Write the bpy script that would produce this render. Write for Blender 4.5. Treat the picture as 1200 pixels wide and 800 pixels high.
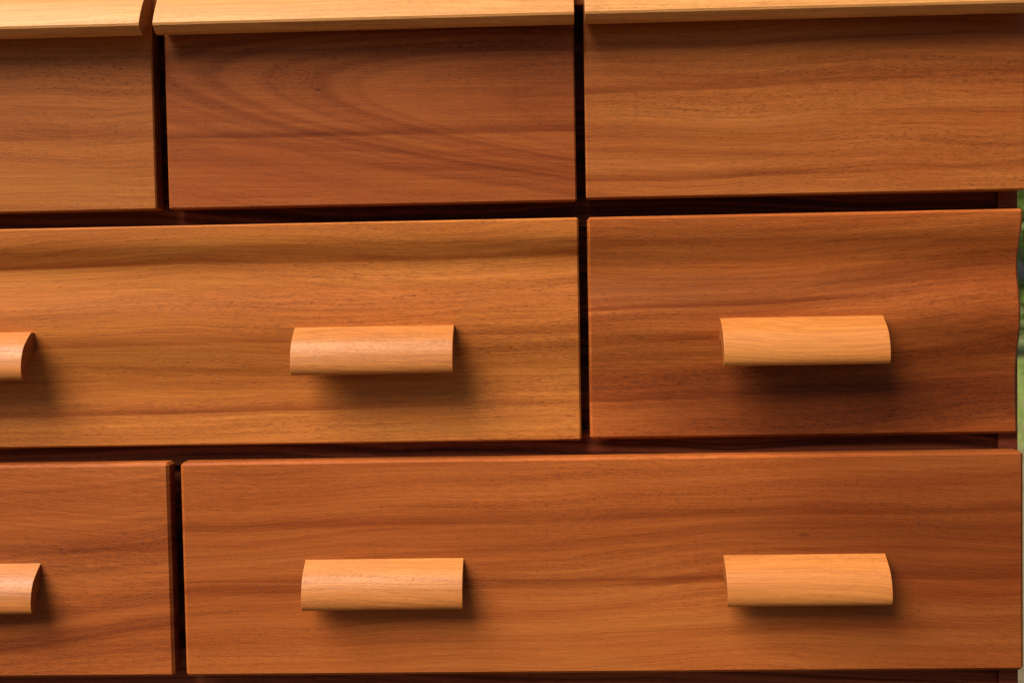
import bpy, bmesh, math, random
from mathutils import Vector, Matrix

scene = bpy.context.scene
for o in list(bpy.data.objects):
    bpy.data.objects.remove(o)
R = math.radians

# ------------------------------------------------------------------ camera
cd = bpy.data.cameras.new("camera")
cam = bpy.data.objects.new("camera", cd)
scene.collection.objects.link(cam)
F_ = Vector((-0.03346107, 0.9986733, -0.03914065))
R_ = Vector((0.99929805, 0.03277059, -0.01815192))
U_ = Vector((0.01684518, 0.03972056, 0.99906883))
cam.matrix_world = Matrix(((R_.x, U_.x, -F_.x, 0.0), (R_.y, U_.y, -F_.y, -1.0),
                           (R_.z, U_.z, -F_.z, 0.0), (0, 0, 0, 1)))
cd.sensor_width = 36.0
cd.lens = 42.0
cd.clip_start = 0.02
cd.clip_end = 500.0
cd.dof.use_dof = True
cd.dof.focus_distance = 1.0
cd.dof.aperture_fstop = 6.3
scene.camera = cam

# ------------------------------------------------------------------ sky, sun, exposure
SUN = Vector((-0.64, -0.57, 0.95)).normalized()        # towards the sun
w = bpy.data.worlds.new("World")
scene.world = w
w.use_nodes = True
wn = w.node_tree
sky = wn.nodes.new('ShaderNodeTexSky')
sky.sky_type = 'NISHITA'
sky.sun_disc = False
sky.sun_elevation = math.asin(SUN.z)
sky.sun_rotation = math.atan2(SUN.x, SUN.y)
sky.air_density = 1.0
sky.dust_density = 4.0
sky.ozone_density = 0.6
bg = wn.nodes['Background']
bg.inputs['Strength'].default_value = 0.05
wn.links.new(sky.outputs[0], bg.inputs['Color'])

sd = bpy.data.lights.new("sun", 'SUN')
sd.energy = 5.0
sd.angle = R(47)
sd.color = (1.0, 0.86, 0.66)
sun = bpy.data.objects.new("sun", sd)
scene.collection.objects.link(sun)
sun.location = SUN * 6
sun.rotation_euler = SUN.to_track_quat('Z', 'Y').to_euler()

vs = scene.view_settings
vs.view_transform = 'Standard'
vs.look = 'None'
vs.exposure = 0.30
vs.gamma = 1.0
vs.use_curve_mapping = False
scene.render.engine = 'CYCLES'
scene.render.resolution_x = 1024
scene.render.resolution_y = 682


# ------------------------------------------------------------------ node helpers
class G:
    def __init__(s, name):
        s.m = bpy.data.materials.new(name)
        s.m.use_nodes = True
        s.t = s.m.node_tree
        s.b = s.t.nodes['Principled BSDF']

    def n(s, typ, **kw):
        x = s.t.nodes.new(typ)
        for k, v in kw.items():
            setattr(x, k, v)
        return x

    def put(s, sock, v):
        if isinstance(v, bpy.types.NodeSocket):
            s.t.links.new(v, sock)
        elif v is not None:
            sock.default_value = v

    def mt(s, op, a, b=None, c=None, clamp=False):
        x = s.n('ShaderNodeMath', operation=op, use_clamp=clamp)
        s.put(x.inputs[0], a)
        if b is not None: s.put(x.inputs[1], b)
        if c is not None: s.put(x.inputs[2], c)
        return x.outputs[0]

    def xyz(s, v):
        x = s.n('ShaderNodeSeparateXYZ')
        s.put(x.inputs[0], v)
        return x.outputs

    def vec(s, a, b, c):
        x = s.n('ShaderNodeCombineXYZ')
        for i, v in enumerate((a, b, c)): s.put(x.inputs[i], v)
        return x.outputs[0]

    def noise(s, v, detail=2.0, rough=0.5, scale=1.0, dist=0.0):
        x = s.n('ShaderNodeTexNoise')
        s.put(x.inputs['Vector'], v)
        x.inputs['Scale'].default_value = scale
        x.inputs['Detail'].default_value = detail
        x.inputs['Roughness'].default_value = rough
        x.inputs['Distortion'].default_value = dist
        return x.outputs['Fac']

    def rng(s, v, a, b, c=0.0, d=1.0, smooth=True):
        x = s.n('ShaderNodeMapRange', interpolation_type='SMOOTHSTEP' if smooth else 'LINEAR')
        s.put(x.inputs['Value'], v)
        for k, q in zip(('From Min', 'From Max', 'To Min', 'To Max'), (a, b, c, d)):
            x.inputs[k].default_value = q
        return x.outputs[0]

    def mix(s, f, a, b, mode='MIX'):
        x = s.n('ShaderNodeMix', data_type='RGBA', blend_type=mode)
        s.put(x.inputs[0], f)
        for i, v in ((6, a), (7, b)):
            if isinstance(v, tuple) and len(v) == 3: v = (*v, 1.0)
            s.put(x.inputs[i], v)
        return x.outputs[2]


def wood(name, dark, mid, light, seed=0.0, pith=(-0.5, 0.05, 0.0, 0.0), freq=85.0, contrast=1.0,
         streaks=(), fleck=0.35, pores=1.0, rough=0.45, spec=0.16, by_object=False, scale=1.0, red=0.35, warp=1.0, blobs=(), rings=(), gold=0.8):
    """solid timber: growth rings cut by the board, fibres, pores, interlocked figure, mineral streaks.
    Grain runs along local X.  pith = (z0, depth, slope of depth along x, slope of z along x)"""
    g = G(name)
    tc = g.n('ShaderNodeTexCoord').outputs['Object']
    if by_object:
        oi = g.n('ShaderNodeObjectInfo').outputs['Random']
        ad = g.n('ShaderNodeVectorMath', operation='ADD')
        g.put(ad.inputs[0], tc)
        g.put(ad.inputs[1], g.vec(g.mt('MULTIPLY', oi, 9.0), 0.0, g.mt('MULTIPLY', oi, 3.7)))
        tcs = ad.outputs[0]
    else:
        tcs = tc
    x, y, z = g.xyz(tcs)[:3]
    xo, yo, zo = g.xyz(tc)[:3]

    def sv(a, b, c, off=0.0):
        return g.vec(g.mt('MULTIPLY_ADD', x, a * scale, seed + off), g.mt('MULTIPLY_ADD', y, b * scale, seed * 0.37 + off),
                     g.mt('MULTIPLY_ADD', z, c * scale, off))

    n1 = g.mt('SUBTRACT', g.noise(sv(2.6, 3, 7, 3.1), 2, 0.5), 0.5)
    n2 = g.mt('SUBTRACT', g.noise(sv(16, 20, 45, 7.7), 2, 0.5), 0.5)
    n3 = g.mt('SUBTRACT', g.noise(sv(70, 60, 160, 1.7), 1, 0.5), 0.5)
    zw = g.mt('MULTIPLY_ADD', n1, 0.048 * warp, zo)
    zw = g.mt('MULTIPLY_ADD', n2, 0.0030 * warp, zw)
    zw = g.mt('MULTIPLY_ADD', n3, 0.0006, zw)
    z0, d0, sx, tz = pith
    a = g.mt('SUBTRACT', g.mt('MULTIPLY_ADD', xo, tz, zw), z0)
    b = g.mt('ADD', g.mt('MULTIPLY_ADD', xo, sx, yo), d0)
    r = g.mt('SQRT', g.mt('ADD', g.mt('MULTIPLY', a, a), g.mt('MULTIPLY', b, b)))
    if by_object:
        r = g.mt('ADD', r, g.mt('MULTIPLY', oi, 5.0))
    # growth bands: several sizes of one dimensional variation along the ring radius
    band = g.noise(g.vec(g.mt('MULTIPLY', r, freq), g.mt('MULTIPLY_ADD', x, 0.9, seed), seed * 1.3), 4.0, 0.62)
    broad = g.noise(g.vec(g.mt('MULTIPLY', r, freq * 0.22), g.mt('MULTIPLY_ADD', x, 0.7, seed + 5), seed * 0.7), 2.0, 0.5)
    fine = g.noise(g.vec(g.mt('MULTIPLY', r, freq * 5), g.mt('MULTIPLY_ADD', x, 3.0, seed), seed), 3.0, 0.65)
    v = g.mt('ADD', g.mt('MULTIPLY', band, 0.44), g.mt('ADD', g.mt('MULTIPLY', broad, 0.38), g.mt('MULTIPLY', fine, 0.18)))
    v = g.mt('MULTIPLY_ADD', g.mt('SUBTRACT', v, 0.5), 3.0 * contrast, 0.52, clamp=True)
    ramp = g.n('ShaderNodeValToRGB')
    cr = ramp.color_ramp
    cr.elements[0].position = 0.0
    cr.elements[0].color = (*dark, 1)
    cr.elements[1].position = 1.0
    cr.elements[1].color = (*light, 1)
    e = cr.elements.new(0.48)
    e.color = (*mid, 1)
    g.put(ramp.inputs[0], v)
    col = ramp.outputs[0]
    # broad reddish patches
    pt = g.noise(sv(2.2, 3, 13, 11.0), 3, 0.55)
    col = g.mix(g.mt('MULTIPLY', g.rng(pt, 0.45, 0.75), red), col, (0.80, 0.60, 0.50), 'MULTIPLY')
    gp = g.noise(sv(3.0, 3, 17, 41.0), 3, 0.55)
    col = g.mix(g.mt('MULTIPLY', g.rng(gp, 0.42, 0.70), gold), col, (1.10, 1.28, 1.36), 'MULTIPLY')
    # interlocked grain / chatoyant figure: short slanted patches
    xs = g.mt('MULTIPLY_ADD', n1, 0.02, x)
    fg = g.noise(g.vec(g.mt('MULTIPLY', xs, 75 * scale), g.mt('MULTIPLY', y, 60.0),
                       g.mt('MULTIPLY', g.mt('MULTIPLY_ADD', x, 0.12, zw), 430 * scale)), 3, 0.6)
    zone = g.rng(g.noise(sv(3.5, 3, 16, 31.0), 2, 0.5), .36, .66, .25, 1.0)
    col = g.mix(zone, col, g.mix(1.0, col, g.mix(fg, (1 - fleck,) * 3, (1 + fleck,) * 3), 'MULTIPLY'))
    # long silky lines running with the grain
    sl_ = g.noise(g.vec(g.mt('MULTIPLY', x, 4.5 * scale), g.mt('MULTIPLY', y, 300.0), g.mt('MULTIPLY', zw, 620 * scale)), 4, 0.7)
    col = g.mix(1.0, col, g.mix(g.rng(sl_, .25, .75, smooth=False), (0.76, 0.72, 0.68), (1.22, 1.26, 1.30)), 'MULTIPLY')
    # fibres
    fb = g.noise(g.vec(g.mt('MULTIPLY', x, 28 * scale), g.mt('MULTIPLY', y, 500.0), g.mt('MULTIPLY', zw, 1100 * scale)), 2, 0.6)
    col = g.mix(1.0, col, g.mix(fb, (0.80, 0.78, 0.76), (1.20, 1.22, 1.24)), 'MULTIPLY')
    # mineral streaks (dark red lines following the grain)
    for (zs, sl, wd, st) in streaks:
        d = g.mt('SUBTRACT', g.mt('MULTIPLY_ADD', xo, -sl, g.mt('MULTIPLY_ADD', n2, 0.0022, g.mt('MULTIPLY_ADD', n1, 0.010, zo))), zs)
        up = g.rng(d, 0.0, wd, 1.0, 0.0)
        dn = g.rng(d, -wd * 0.28, 0.0, 0.0, 1.0)
        brk = g.rng(g.noise(sv(3.5, 1, 40, 20.0 + zs * 90), 2, 0.5), 0.30, 0.62, 0.25, 1.0)
        mk = g.mt('MULTIPLY', g.mt('MULTIPLY', up, dn), g.mt('MULTIPLY', brk, st), clamp=True)
        col = g.mix(mk, col, (0.50, 0.33, 0.25), 'MULTIPLY')
    # single dark growth rings
    for (rr, wd, st) in rings:
        d = g.mt('SUBTRACT', r, rr)
        mk = g.mt('MULTIPLY', g.mt('MULTIPLY', g.rng(d, 0.0, wd, 1.0, 0.0), g.rng(d, -wd * .5, 0.0, 0.0, 1.0)), st)
        col = g.mix(mk, col, (0.56, 0.42, 0.36), 'MULTIPLY')
    # darker patches: heartwood and small knots, on mid_right painted shade as well
    for (bx, bz, rx, rz, st, cm) in blobs:
        ex = g.mt('DIVIDE', g.mt('SUBTRACT', g.mt('MULTIPLY_ADD', n1, 0.12, xo), bx), rx)
        ez = g.mt('DIVIDE', g.mt('SUBTRACT', zw, bz), rz)
        q = g.mt('ADD', g.mt('MULTIPLY', ex, ex), g.mt('MULTIPLY', ez, ez))
        col = g.mix(g.mt('MULTIPLY', g.rng(q, 0.0, 1.0, 1.0, 0.0), st), col, cm, 'MULTIPLY')
    # pores: short dark dashes lying in the fibre, denser in some growth bands
    zp = g.mt('MULTIPLY_ADD', n2, 0.005, g.mt('MULTIPLY_ADD', n3, 0.0014, z))
    pr = g.noise(g.vec(g.mt('MULTIPLY', x, 200 * scale), g.mt('MULTIPLY', y, 700.0), g.mt('MULTIPLY', zp, 1300 * scale)), 1.0, 0.5)
    p2 = g.noise(g.vec(g.mt('MULTIPLY_ADD', x, 125 * scale, 7.0), g.mt('MULTIPLY', y, 500.0), g.mt('MULTIPLY', zp, 1100 * scale)), 1.0, 0.5)
    pm = g.mt('MULTIPLY', g.rng(pr, 0.54, 0.70), g.mt('MULTIPLY', g.rng(band, 0.30, 0.65, 1.0, 0.30), g.mt('MULTIPLY_ADD', zone, .75, .3)))
    pm = g.mt('MAXIMUM', g.mt('MULTIPLY', pm, 0.72 * pores), g.mt('MULTIPLY', g.rng(p2, 0.66, 0.74), 0.42 * pores))
    pm = g.mt('MINIMUM', pm, 1.0)
    col = g.mix(pm, col, (0.42, 0.30, 0.24), 'MULTIPLY')
    # end grain drinks the oil and is darker
    nx = g.mt('ABSOLUTE', g.xyz(g.n('ShaderNodeTexCoord').outputs['Normal'])[0])
    col = g.mix(g.rng(nx, 0.75, 0.95), col, (0.60, 0.52, 0.48), 'MULTIPLY')
    if by_object:
        col = g.mix(g.mt('MULTIPLY', oi, .4), col, (0.94, 0.82, 0.72), 'MULTIPLY')
    g.put(g.b.inputs['Base Color'], col)
    g.put(g.b.inputs['Roughness'], g.mt('MULTIPLY_ADD', fg, 0.16, g.mt('MULTIPLY_ADD', pm, 0.2, rough - 0.08)))
    g.b.inputs['Specular IOR Level'].default_value = spec
    h = g.mt('ADD', g.mt('MULTIPLY', fb, 0.35), g.mt('MULTIPLY', pm, -1.0))
    h = g.mt('MULTIPLY_ADD', g.noise(sv(9, 9, 30, 2.0), 1, 0.5), 2.2, h)
    bp = g.n('ShaderNodeBump')
    bp.inputs['Strength'].default_value = 0.8
    bp.inputs['Distance'].default_value = 0.00035
    g.put(bp.inputs['Height'], h)
    g.put(g.b.inputs['Normal'], bp.outputs[0])
    return g.m


# golden hardwood, one board per drawer front: dark, middle and light growth bands of one colour
def tone(r, g_, b_, k=1.0):
    return (r * (1 - .40 * k), g_ * (1 - .50 * k), b_ * (1 - .52 * k)), (r, g_, b_), (r * (1 + .24 * k), g_ * (1 + .44 * k), b_ * (1 + .50 * k))
M = {}
M['top_left'] = wood('timber_plain', *tone(.36, .106, .022, .85), 11.3, (-0.6, 0.1, 0.0, 0.02), 75, 0.8,
                     ((-0.018, 0.0, .010, .6), (-0.088, 0.002, .006, .5)), red=.2)
M['top_mid'] = wood('timber_cathedral', *tone(.31, .080, .0180), 4.7, (0.015, 0.052, -0.10, 0.10), 120, 0.55,
                    ((-0.022, 0.005, .008, .7), (-0.050, -.03, .010, .4), (.048, .012, .004, .5), (-0.036, -.06, .006, .35)), red=.3, warp=.4, rings=((.0690, .0034, .45), (.0652, .0026, .40), (.0560, .0030, .5), (.0530, .0016, .25), (.0605, .0014, .25), (.0735, .0018, .25), (.0800, .004, .3)),
                    blobs=((-.055, .014, .004, .0014, .7, (.34, .28, .26)), (-.05, -.06, .3, .045, .6, (.92, .74, .66)), (.16, .03, .14, .05, .6, (.68, .60, .60))))
M['top_right'] = wood('timber_wavy', *tone(.37, .107, .0235, .85), 23.9, (-0.9, 0.1, 0.0, 0.05), 75, 0.95,
                      ((0.012, 0.02, .012, .6), (-0.062, 0.012, .010, .7), (0.046, 0.012, .007, .55), (-.048, -.05, .006, .4)), fleck=.42,
                      blobs=((.14, .055, .16, .03, .7, (.74, .62, .56)), (.10, -.02, .14, .012, .5, (.78, .66, .60))))
M['mid_left'] = wood('timber_golden', *tone(.45, .140, .028, .85), 31.1, (-0.8, 0.2, 0.0, -0.055), 60, 0.9,
                     ((0.0625, 0.006, .009, 1.0), (-0.006, 0.02, .010, .6), (-0.066, 0.012, .009, .75), (-0.03, -0.05, .006, .3)), red=.3,
                      blobs=((-.33, .012, .003, .0015, .5, (.34, .28, .26)), (.33, -.078, .006, .0014, .6, (.34, .28, .26)), (.18, .02, .25, .05, .5, (.86, .74, .66)), (-.05, -.05, .3, .03, .4, (.86, .80, .74))))
M['mid_right'] = wood('timber_russet', *tone(.36, .090, .018), 47.2, (-0.7, 0.2, 0.0, -0.05), 70, 1.0,
                      ((0.0215, 0.03, .006, .75), (-0.056, 0.012, .016, .6), (-0.004, 0.05, .008, .4), (0.06, 0.03, .02, .35)), fleck=.42, red=.4,
                      blobs=((.06, -.062, .24, .050, 1.0, (.40, .34, .30)), (.16, -.010, .12, .040, .8, (.55, .48, .45)), (-.07, .036, .20, .024, .8, (.55, .50, .44)), (.12, .040, .12, .02, .6, (.6, .52, .48)), (-.12, -.036, .12, .03, .6, (.62, .54, .5))))  # dark heartwood, plus painted shade of the pull and of the waved face
M['low_left'] = wood('timber_figured', *tone(.34, .086, .019), 58.4, (-0.5, 0.1, 0.0, -0.14), 85, 0.95,
                     ((-0.07, 0.0, .012, .55), (0.018, 0.01, .010, .45)), fleck=.48, red=.5)
M['low_right'] = wood('timber_amber', *tone(.36, .093, .0195, .85), 71.8, (-0.8, 0.15, 0.0, -0.05), 75, 0.85,
                      ((0.040, 0.012, .012, .6), (-0.016, 0.012, .010, .6), (-0.012, -0.006, .004, .5), (-0.06, 0.02, .012, .3)), red=.4,
                      blobs=((.162, .020, .007, .0020, .5, (.34, .28, .26)), (.34, .0, .30, .16, 1.0, (.58, .50, .48)), (.1, .03, .4, .03, .4, (.7, .6, .55)), (-.30, .06, .14, .05, .4, (.8, .7, .65))))
M['side'] = wood('red_stained_timber', (0.07, 0.015, 0.007), (0.15, 0.034, 0.015), (0.25, 0.06, 0.027), 91.0, (-0.4, 0.1, 0.0, 0.03), 200, 1.2, (), .4, 1.0, .6, .08)
M['handle'] = wood('handle_timber', *tone(.48, .168, .037, .9), 5.5, (-0.6, 0.05, 0.0, 0.03), 95, 0.75, (), .22, .55, .42, .5, by_object=True, red=.2, gold=.5)
M['lip'] = wood('lip_timber', *tone(.58, .275, .088, .35), 8.5, (-0.6, 0.05, 0.0, 0.01), 80, 0.7, (), .2, 0.5, .42, .3, by_object=True, red=.2, gold=.4)
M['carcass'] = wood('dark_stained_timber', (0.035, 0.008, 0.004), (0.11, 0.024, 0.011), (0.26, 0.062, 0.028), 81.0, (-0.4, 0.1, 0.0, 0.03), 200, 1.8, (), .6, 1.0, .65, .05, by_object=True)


# ------------------------------------------------------------------ mesh helpers
def link(name, bm, mat, parent=None, loc=(0, 0, 0), smooth=38):
    me = bpy.data.meshes.new(name)
    bmesh.ops.recalc_face_normals(bm, faces=bm.faces)
    for f in bm.faces: f.smooth = True
    for e in bm.edges:
        if len(e.link_faces) == 2:
            e.smooth = e.calc_face_angle(0) < R(smooth)
    bm.to_mesh(me)
    bm.free()
    me.materials.append(mat)
    o = bpy.data.objects.new(name, me)
    o.location = loc
    scene.collection.objects.link(o)
    if parent: o.parent = parent
    wm = o.modifiers.new('weighted_normal', 'WEIGHTED_NORMAL')
    wm.keep_sharp = True
    return o


def bevel_sharp(bm, width, segs=2, ang=40):
    es = [e for e in bm.edges if len(e.link_faces) == 2 and e.calc_face_angle(0) > R(ang)]
    bmesh.ops.bevel(bm, geom=es, offset=width, segments=segs, profile=0.6, affect='EDGES', clamp_overlap=True)


def box(x0, x1, y0, y1, z0, z1, bev=0.001):
    bm = bmesh.new()
    bmesh.ops.create_cube(bm, size=1.0)
    for v in bm.verts:
        v.co = Vector(((x0 + x1) / 2 + v.co.x * (x1 - x0), (y0 + y1) / 2 + v.co.y * (y1 - y0), (z0 + z1) / 2 + v.co.z * (z1 - z0)))
    if bev: bevel_sharp(bm, bev)
    return bm


def catmull(pts, n):
    out = []
    P = [pts[0]] + list(pts) + [pts[-1]]
    for i in range(1, len(P) - 2):
        a, b, c, d = (Vector(q) for q in P[i - 1:i + 3])
        for k in range(n):
            t = k / n
            out.append(0.5 * ((2 * b) + (c - a) * t + (2 * a - 5 * b + 4 * c - d) * t * t + (3 * b - a - 3 * c + d) * t ** 3))
    out.append(Vector(P[-2]))
    return out


def extrude_profile(prof, x0, x1, bev, nx=1, ang=40, segs=2):
    """closed profile of (y, z) swept along X"""
    bm = bmesh.new()
    rings = []
    for i in range(nx + 1):
        xx = x0 + (x1 - x0) * i / nx
        rings.append([bm.verts.new((xx, p[0], p[1])) for p in prof])
    n = len(prof)
    for i in range(nx):
        for k in range(n):
            bm.faces.new((rings[i][k], rings[i][(k + 1) % n], rings[i + 1][(k + 1) % n], rings[i + 1][k]))
    bm.faces.new(rings[0])
    bm.faces.new(list(reversed(rings[-1])))
    bmesh.ops.recalc_face_normals(bm, faces=bm.faces)
    if bev: bevel_sharp(bm, bev, segs, ang)
    return bm


# ------------------------------------------------------------------ the chest of drawers
chest = bpy.data.objects.new("chest_of_drawers", None)
scene.collection.objects.link(chest)
GROUND = -0.75
chest.location = (-0.1465, 0.24, GROUND)
chest['label'] = "golden timber chest of drawers with arched wooden pulls and dark gaps between its drawers"
chest['category'] = "chest of drawers"
OFF = Vector(chest.location)

def part(name, bm, mat, loc, parent=None, label=None, smooth=38):
    """loc in world space; bm in local space"""
    p = parent or chest
    base = OFF if p is chest else Vector(p['w'])
    o = link(name, bm, mat, p, Vector(loc) - base, smooth)
    o['w'] = [float(c) for c in loc]
    if label: o['label'] = label
    return o

XL, XR = -0.685, 0.3931
YB = 0.47                                  # back of the chest
YF = 0.0215                                # front edge of the carcass, just behind the drawer fronts
# side panels, one board each, reaching the ground as feet
for a, b in ((XL, XL + 0.0165), (XR - 0.0165, XR)):
    cx = (a + b) / 2
    part('side_panel', box(a - cx, b - cx, YF - 0.24, YB - 0.24, GROUND, 0.268, .0012), M['side'], (cx, 0.24, 0.0))
# front rails between the rows of drawers
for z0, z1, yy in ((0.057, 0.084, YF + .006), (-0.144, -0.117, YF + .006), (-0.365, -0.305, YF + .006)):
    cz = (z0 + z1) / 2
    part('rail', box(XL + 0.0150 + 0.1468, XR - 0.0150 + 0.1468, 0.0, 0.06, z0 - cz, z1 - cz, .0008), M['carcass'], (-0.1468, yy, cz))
part('rail', box(-.521, .521, 0.0, 0.06, -0.0145, 0.0143, .0008), M['top_left'], (-0.1468, .0045, 0.2537), None, "golden rail under the top")
# uprights between neighbouring drawers
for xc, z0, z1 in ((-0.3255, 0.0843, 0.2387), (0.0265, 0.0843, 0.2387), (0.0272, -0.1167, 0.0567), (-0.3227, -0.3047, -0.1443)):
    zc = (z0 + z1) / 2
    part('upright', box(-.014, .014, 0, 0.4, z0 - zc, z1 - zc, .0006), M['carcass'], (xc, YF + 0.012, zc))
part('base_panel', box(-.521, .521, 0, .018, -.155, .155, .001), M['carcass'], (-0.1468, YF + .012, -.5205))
part('back_panel', box(-.52, .52, 0, 0.008, -0.29, 0.2975, 0), M['carcass'], (-0.1468, YB - 0.012, -0.03))
part('bottom_board', box(-.52, .52, -.2, .19, -0.008, 0.008, 0), M['carcass'], (-0.1468, 0.26, -0.322))
part('top_board', box(-.545, .545, -0.236, 0.235, 0.0, 0.022, .003), M['lip'], (-0.1468, 0.247, 0.2683))

TH = 0.0195                                # thickness of a drawer front

def front(xa, xb, za, zb, mat, wave=None, bev=.0016, label=None):
    """a drawer front: a board whose face may be shaped in a shallow S from top to bottom"""
    cx, cz = (xa + xb) / 2, (za + zb) / 2
    prof = []
    N = 40
    for i in range(N + 1):
        zz = zb + (za - zb) * i / N
        prof.append((wave(zz) if wave else 0.0, zz - cz))
    prof += [(TH, za - cz), (TH, zb - cz)]
    if not wave:
        prof = [(0, zb - cz), (0, za - cz), (TH, za - cz), (TH, zb - cz)]
    bm = extrude_profile(prof, xa - cx, xb - cx, bev, 1, 40, 1)
    return part('drawer', bm, mat, (cx, 0.0, cz), None, label, 28)

def waved(pts):
    def f(z):
        if z >= pts[0][0]: return pts[0][1]
        for (za, ya), (zb, yb) in zip(pts, pts[1:]):
            if z >= zb:
                t = (za - z) / (za - zb)
                t = t * t * (3 - 2 * t) * 0.5 + t * 0.5
                return 1.22 * (ya + (yb - ya) * t)
        return 1.22 * pts[-1][1]
    return f
wave_wide = waved([(0.064, 0.0), (0.052, 0.0003), (0.045, 0.0017), (0.038, 0.0050), (0.032, 0.0070), (0.024, 0.0080), (0.010, 0.0072),
                   (-0.012, 0.0046), (-0.024, 0.0042), (-0.038, 0.0052), (-0.052, 0.0080), (-0.066, 0.0104), (-0.080, 0.0114), (-0.100, 0.0108), (-0.126, 0.0100)])
wave_narrow = waved([(0.064, 0.0), (0.055, 0.0004), (0.046, 0.0022), (0.034, 0.0062), (0.024, 0.0090), (0.016, 0.0098), (0.006, 0.0088),
                     (-0.008, 0.0056), (-0.020, 0.0042), (-0.032, 0.0046), (-0.046, 0.0076), (-0.060, 0.0106), (-0.074, 0.0122), (-0.096, 0.0116), (-0.126, 0.0104)])

# top row: three drawers with full width lips
DR = {}
ZT = (0.077, 0.2385)
DR['top_left'] = front(-0.681, -0.331, *ZT, M['top_left'], bev=.0012)
DR['top_mid'] = front(-0.3205, 0.0225, *ZT, M['top_mid'], bev=.0012, label="darker drawer front with arched cathedral grain")
DR['top_right'] = front(0.0305, 0.3912, 0.0785, 0.2385, M['top_right'], bev=.0012)
DR['mid_left'] = front(-0.681, 0.0237, -0.1245, 0.0632, M['mid_left'], wave_wide, .0015, label="wide golden drawer front with a waved face")
DR['mid_right'] = front(0.0311, 0.3898, -0.1240, 0.0632, M['mid_right'], wave_narrow, .0022, label="narrow russet drawer front with a waved face")
DR['low_left'] = front(-0.681, -0.3275, -0.3210, -0.1375, M['low_left'], None, .0024)
DR['low_right'] = front(-0.3175, 0.3894, -0.3210, -0.1375, M['low_right'], None, .0024)

# lips along the top drawers: arched on top, hollow below   (h = out of the face, z)
lip_out = catmull([(0.0, .2600), (-.008, .2555), (-.015, .2490), (-.0220, .2400), (-.0270, .2320), (-.0300, .2258)], 6)
lip_in = catmull([(-.0198, .2178), (-.0165, .2200), (-.0120, .2235), (-.0070, .2275), (-.0025, .2300), (0.0, .2310)], 5)
lip_prof = [(.002, .2600)] + [tuple(p) for p in lip_out] + [(-.0296, .2238), (-.0262, .2208), (-.0228, .2184)] + [tuple(p) for p in lip_in] + [(.004, .2310)]
for k, (xa, xb) in (('top_left', (-.681, -.3312)), ('top_mid', (-.3203, .0223)), ('top_right', (.0307, .3910))):
    cx, cz = (xa + xb) / 2, 0.24
    bm = extrude_profile([(p[0], p[1] - cz) for p in lip_prof], xa - cx, xb - cx, .0009, 1, 50, 2)
    part('handle', bm, M['lip'], (cx, 0, cz), DR[k], "full width arched lip along the top of the drawer", 30)

# arched pulls (out of the face, down from the top)
ho = catmull([(0.0, 0.0), (-.0088, -.0060), (-.0158, -.0122), (-.0199, -.0195), (-.0217, -.0260), (-.0222, -.0315), (-.0214, -.0360), (-.0192, -.0386), (-.0170, -.0391)], 6)
hi = catmull([(-.0150, -.0385), (-.0138, -.0360), (-.0112, -.0285), (-.0085, -.0245), (-.0045, -.0208), (0.0, -.0188)], 5)
hprof = [(.009, 0.0)] + [tuple(p) for p in ho] + [tuple(p) for p in hi] + [(.009, -.0186)]
proto = None
spots = (('mid_left', -.1492, -.0245), ('mid_left', -.5090, -.0245), ('mid_right', .2075, -.0228),
         ('low_left', -.5075, -.2220), ('low_right', -.1450, -.2214), ('low_right', .2080, -.2214))
for k, cx, zt in spots:
    dep = .0025 if k.startswith('mid') else 0.0
    if proto is None:
        bm = extrude_profile([(p[0], p[1] + .02) for p in hprof], -.0673, .0673, .0007, 1, 50, 2)
        proto = part('handle', bm, M['handle'], (cx, 0, zt - .02), DR[k], None, 30)
    else:
        o = proto.copy()
        scene.collection.objects.link(o)
        o.parent = DR[k]
        o.location = Vector((cx, 0, zt - .02)) - Vector(DR[k]['w'])

# ------------------------------------------------------------------ ground, grass and a shrub behind
g = G('lawn_ground')
tc = g.n('ShaderNodeTexCoord').outputs['Object']
a = g.noise(tc, 4, .6, 1.3)
b = g.noise(tc, 5, .65, 30)
dirt = g.mix(g.rng(g.xyz(tc)[1], 0.2, 1.6), g.mix(b, (0.035, 0.026, 0.016), (0.11, 0.08, 0.05)), g.mix(b, (0.09, 0.07, 0.04), (0.27, 0.22, 0.125)))  # unseen earth in front of the chest darkened to weaken its bounced light
grs = g.mix(b, (0.10, 0.16, 0.03), (0.25, 0.33, 0.08))
g.put(g.b.inputs['Base Color'], g.mix(g.mt('MULTIPLY', g.rng(a, .36, .55), g.rng(g.xyz(tc)[1], 3.8, 6.0)), dirt, grs))
g.b.inputs['Roughness'].default_value = .9
bp = g.n('ShaderNodeBump')
bp.inputs['Distance'].default_value = .01
g.put(bp.inputs['Height'], b)
g.put(g.b.inputs['Normal'], bp.outputs[0])
bm = bmesh.new()
bmesh.ops.create_grid(bm, x_segments=8, y_segments=8, size=200)
gr = link('ground', bm, g.m, None, (0, 0, GROUND - .0005))
gr['kind'] = 'structure'
gr['label'] = "patchy lawn and bare earth behind the chest"

def leaf_mat(name, c1, c2):
    g = G(name)
    n = g.noise(g.n('ShaderNodeTexCoord').outputs['Object'], 2, .5, 14)
    g.put(g.b.inputs['Base Color'], g.mix(n, c1, c2))
    g.b.inputs['Roughness'].default_value = .5
    return g.m

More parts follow.
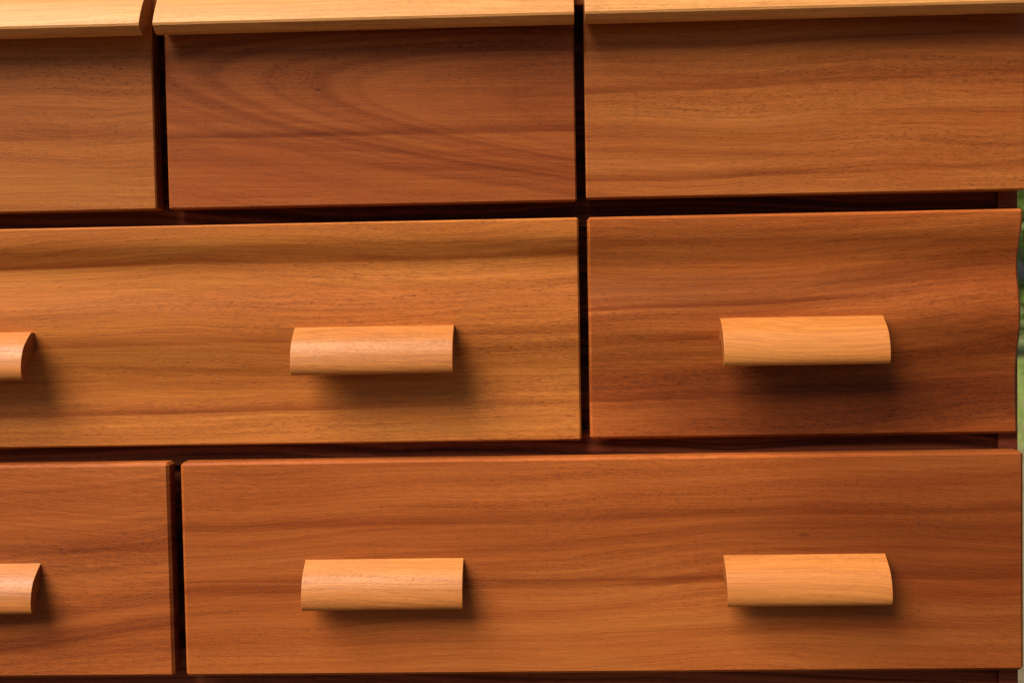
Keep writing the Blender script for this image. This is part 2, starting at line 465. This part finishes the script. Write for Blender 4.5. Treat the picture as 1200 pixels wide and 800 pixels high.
rnd = random.Random(4)
vs_, fs_ = [], []
for i in range(26000):
    x = rnd.uniform(0.3, 5.0); y = rnd.uniform(0.6, 10.5)
    if rnd.random() > min(1, .10 + .22 * max(0, y - 3.6)) : continue
    if x < .45 and y < .65: continue
    h = rnd.uniform(.03, .085); ang = rnd.uniform(0, 6.28); ln = rnd.uniform(0, .04); wd = rnd.uniform(.003, .007)
    dx, dy = math.cos(ang), math.sin(ang)
    i0 = len(vs_)
    vs_ += [(x - dy * wd, y + dx * wd, 0), (x + dy * wd, y - dx * wd, 0), (x + dx * ln, y + dy * ln, h)]
    fs_.append((i0, i0 + 1, i0 + 2))
me = bpy.data.meshes.new('grass'); me.from_pydata(vs_, [], fs_)
me.materials.append(leaf_mat('grass_blades', (.07, .13, .02), (.27, .36, .08)))
go = bpy.data.objects.new('grass', me); scene.collection.objects.link(go)
go.location = (0, 0, GROUND); go['kind'] = 'stuff'; go['label'] = "patchy green grass on the ground behind the chest"; go['category'] = 'grass'

shrub = bpy.data.objects.new('shrub', None); scene.collection.objects.link(shrub)
shrub.location = (5.3, 12.0, GROUND)
shrub['label'] = "blurred leafy green shrub in the garden behind the chest"; shrub['category'] = 'shrub'
bm = bmesh.new()
for i in range(5):
    aa = i * 1.3
    bmesh.ops.create_cone(bm, cap_ends=True, segments=7, radius1=.03, radius2=.012, depth=2.6,
        matrix=Matrix.Translation((.45 * math.cos(aa), .45 * math.sin(aa), 1.22)) @ Matrix.Rotation(.35, 4, Vector((-math.sin(aa), math.cos(aa), 0))))
gb = G('bark'); gb.b.inputs['Base Color'].default_value = (.09, .06, .04, 1); gb.b.inputs['Roughness'].default_value = .9
link('stem', bm, gb.m, shrub)
vs_, fs_ = [], []
cl = [(Vector((rnd.gauss(0, .9), rnd.gauss(0, .6), rnd.uniform(.3, 4.8))), rnd.uniform(.25, .5)) for _ in range(80)]
for i in range(16000):
    c, r = rnd.choice(cl)
    d = Vector((rnd.gauss(0, 1), rnd.gauss(0, 1), rnd.gauss(0, 1))).normalized() * r * rnd.uniform(.6, 1.05)
    p = c + d
    if p.z < .03: continue
    u = Vector((rnd.gauss(0, 1), rnd.gauss(0, 1), rnd.gauss(0, .6))).normalized()
    v = u.cross(Vector((rnd.gauss(0, 1), rnd.gauss(0, 1), rnd.gauss(0, 1)))).normalized()
    L = rnd.uniform(.05, .09)
    i0 = len(vs_)
    vs_ += [p - u * L, p + v * L * .45, p + u * L, p - v * L * .45]
    fs_.append((i0, i0 + 1, i0 + 2, i0 + 3))
me = bpy.data.meshes.new('foliage'); me.from_pydata(vs_, [], fs_)
me.materials.append(leaf_mat('shrub_leaves', (.045, .10, .012), (.22, .30, .06)))
fo = bpy.data.objects.new('foliage', me); scene.collection.objects.link(fo); fo.parent = shrub

for o in scene.objects:
    if 'w' in o: del o['w']
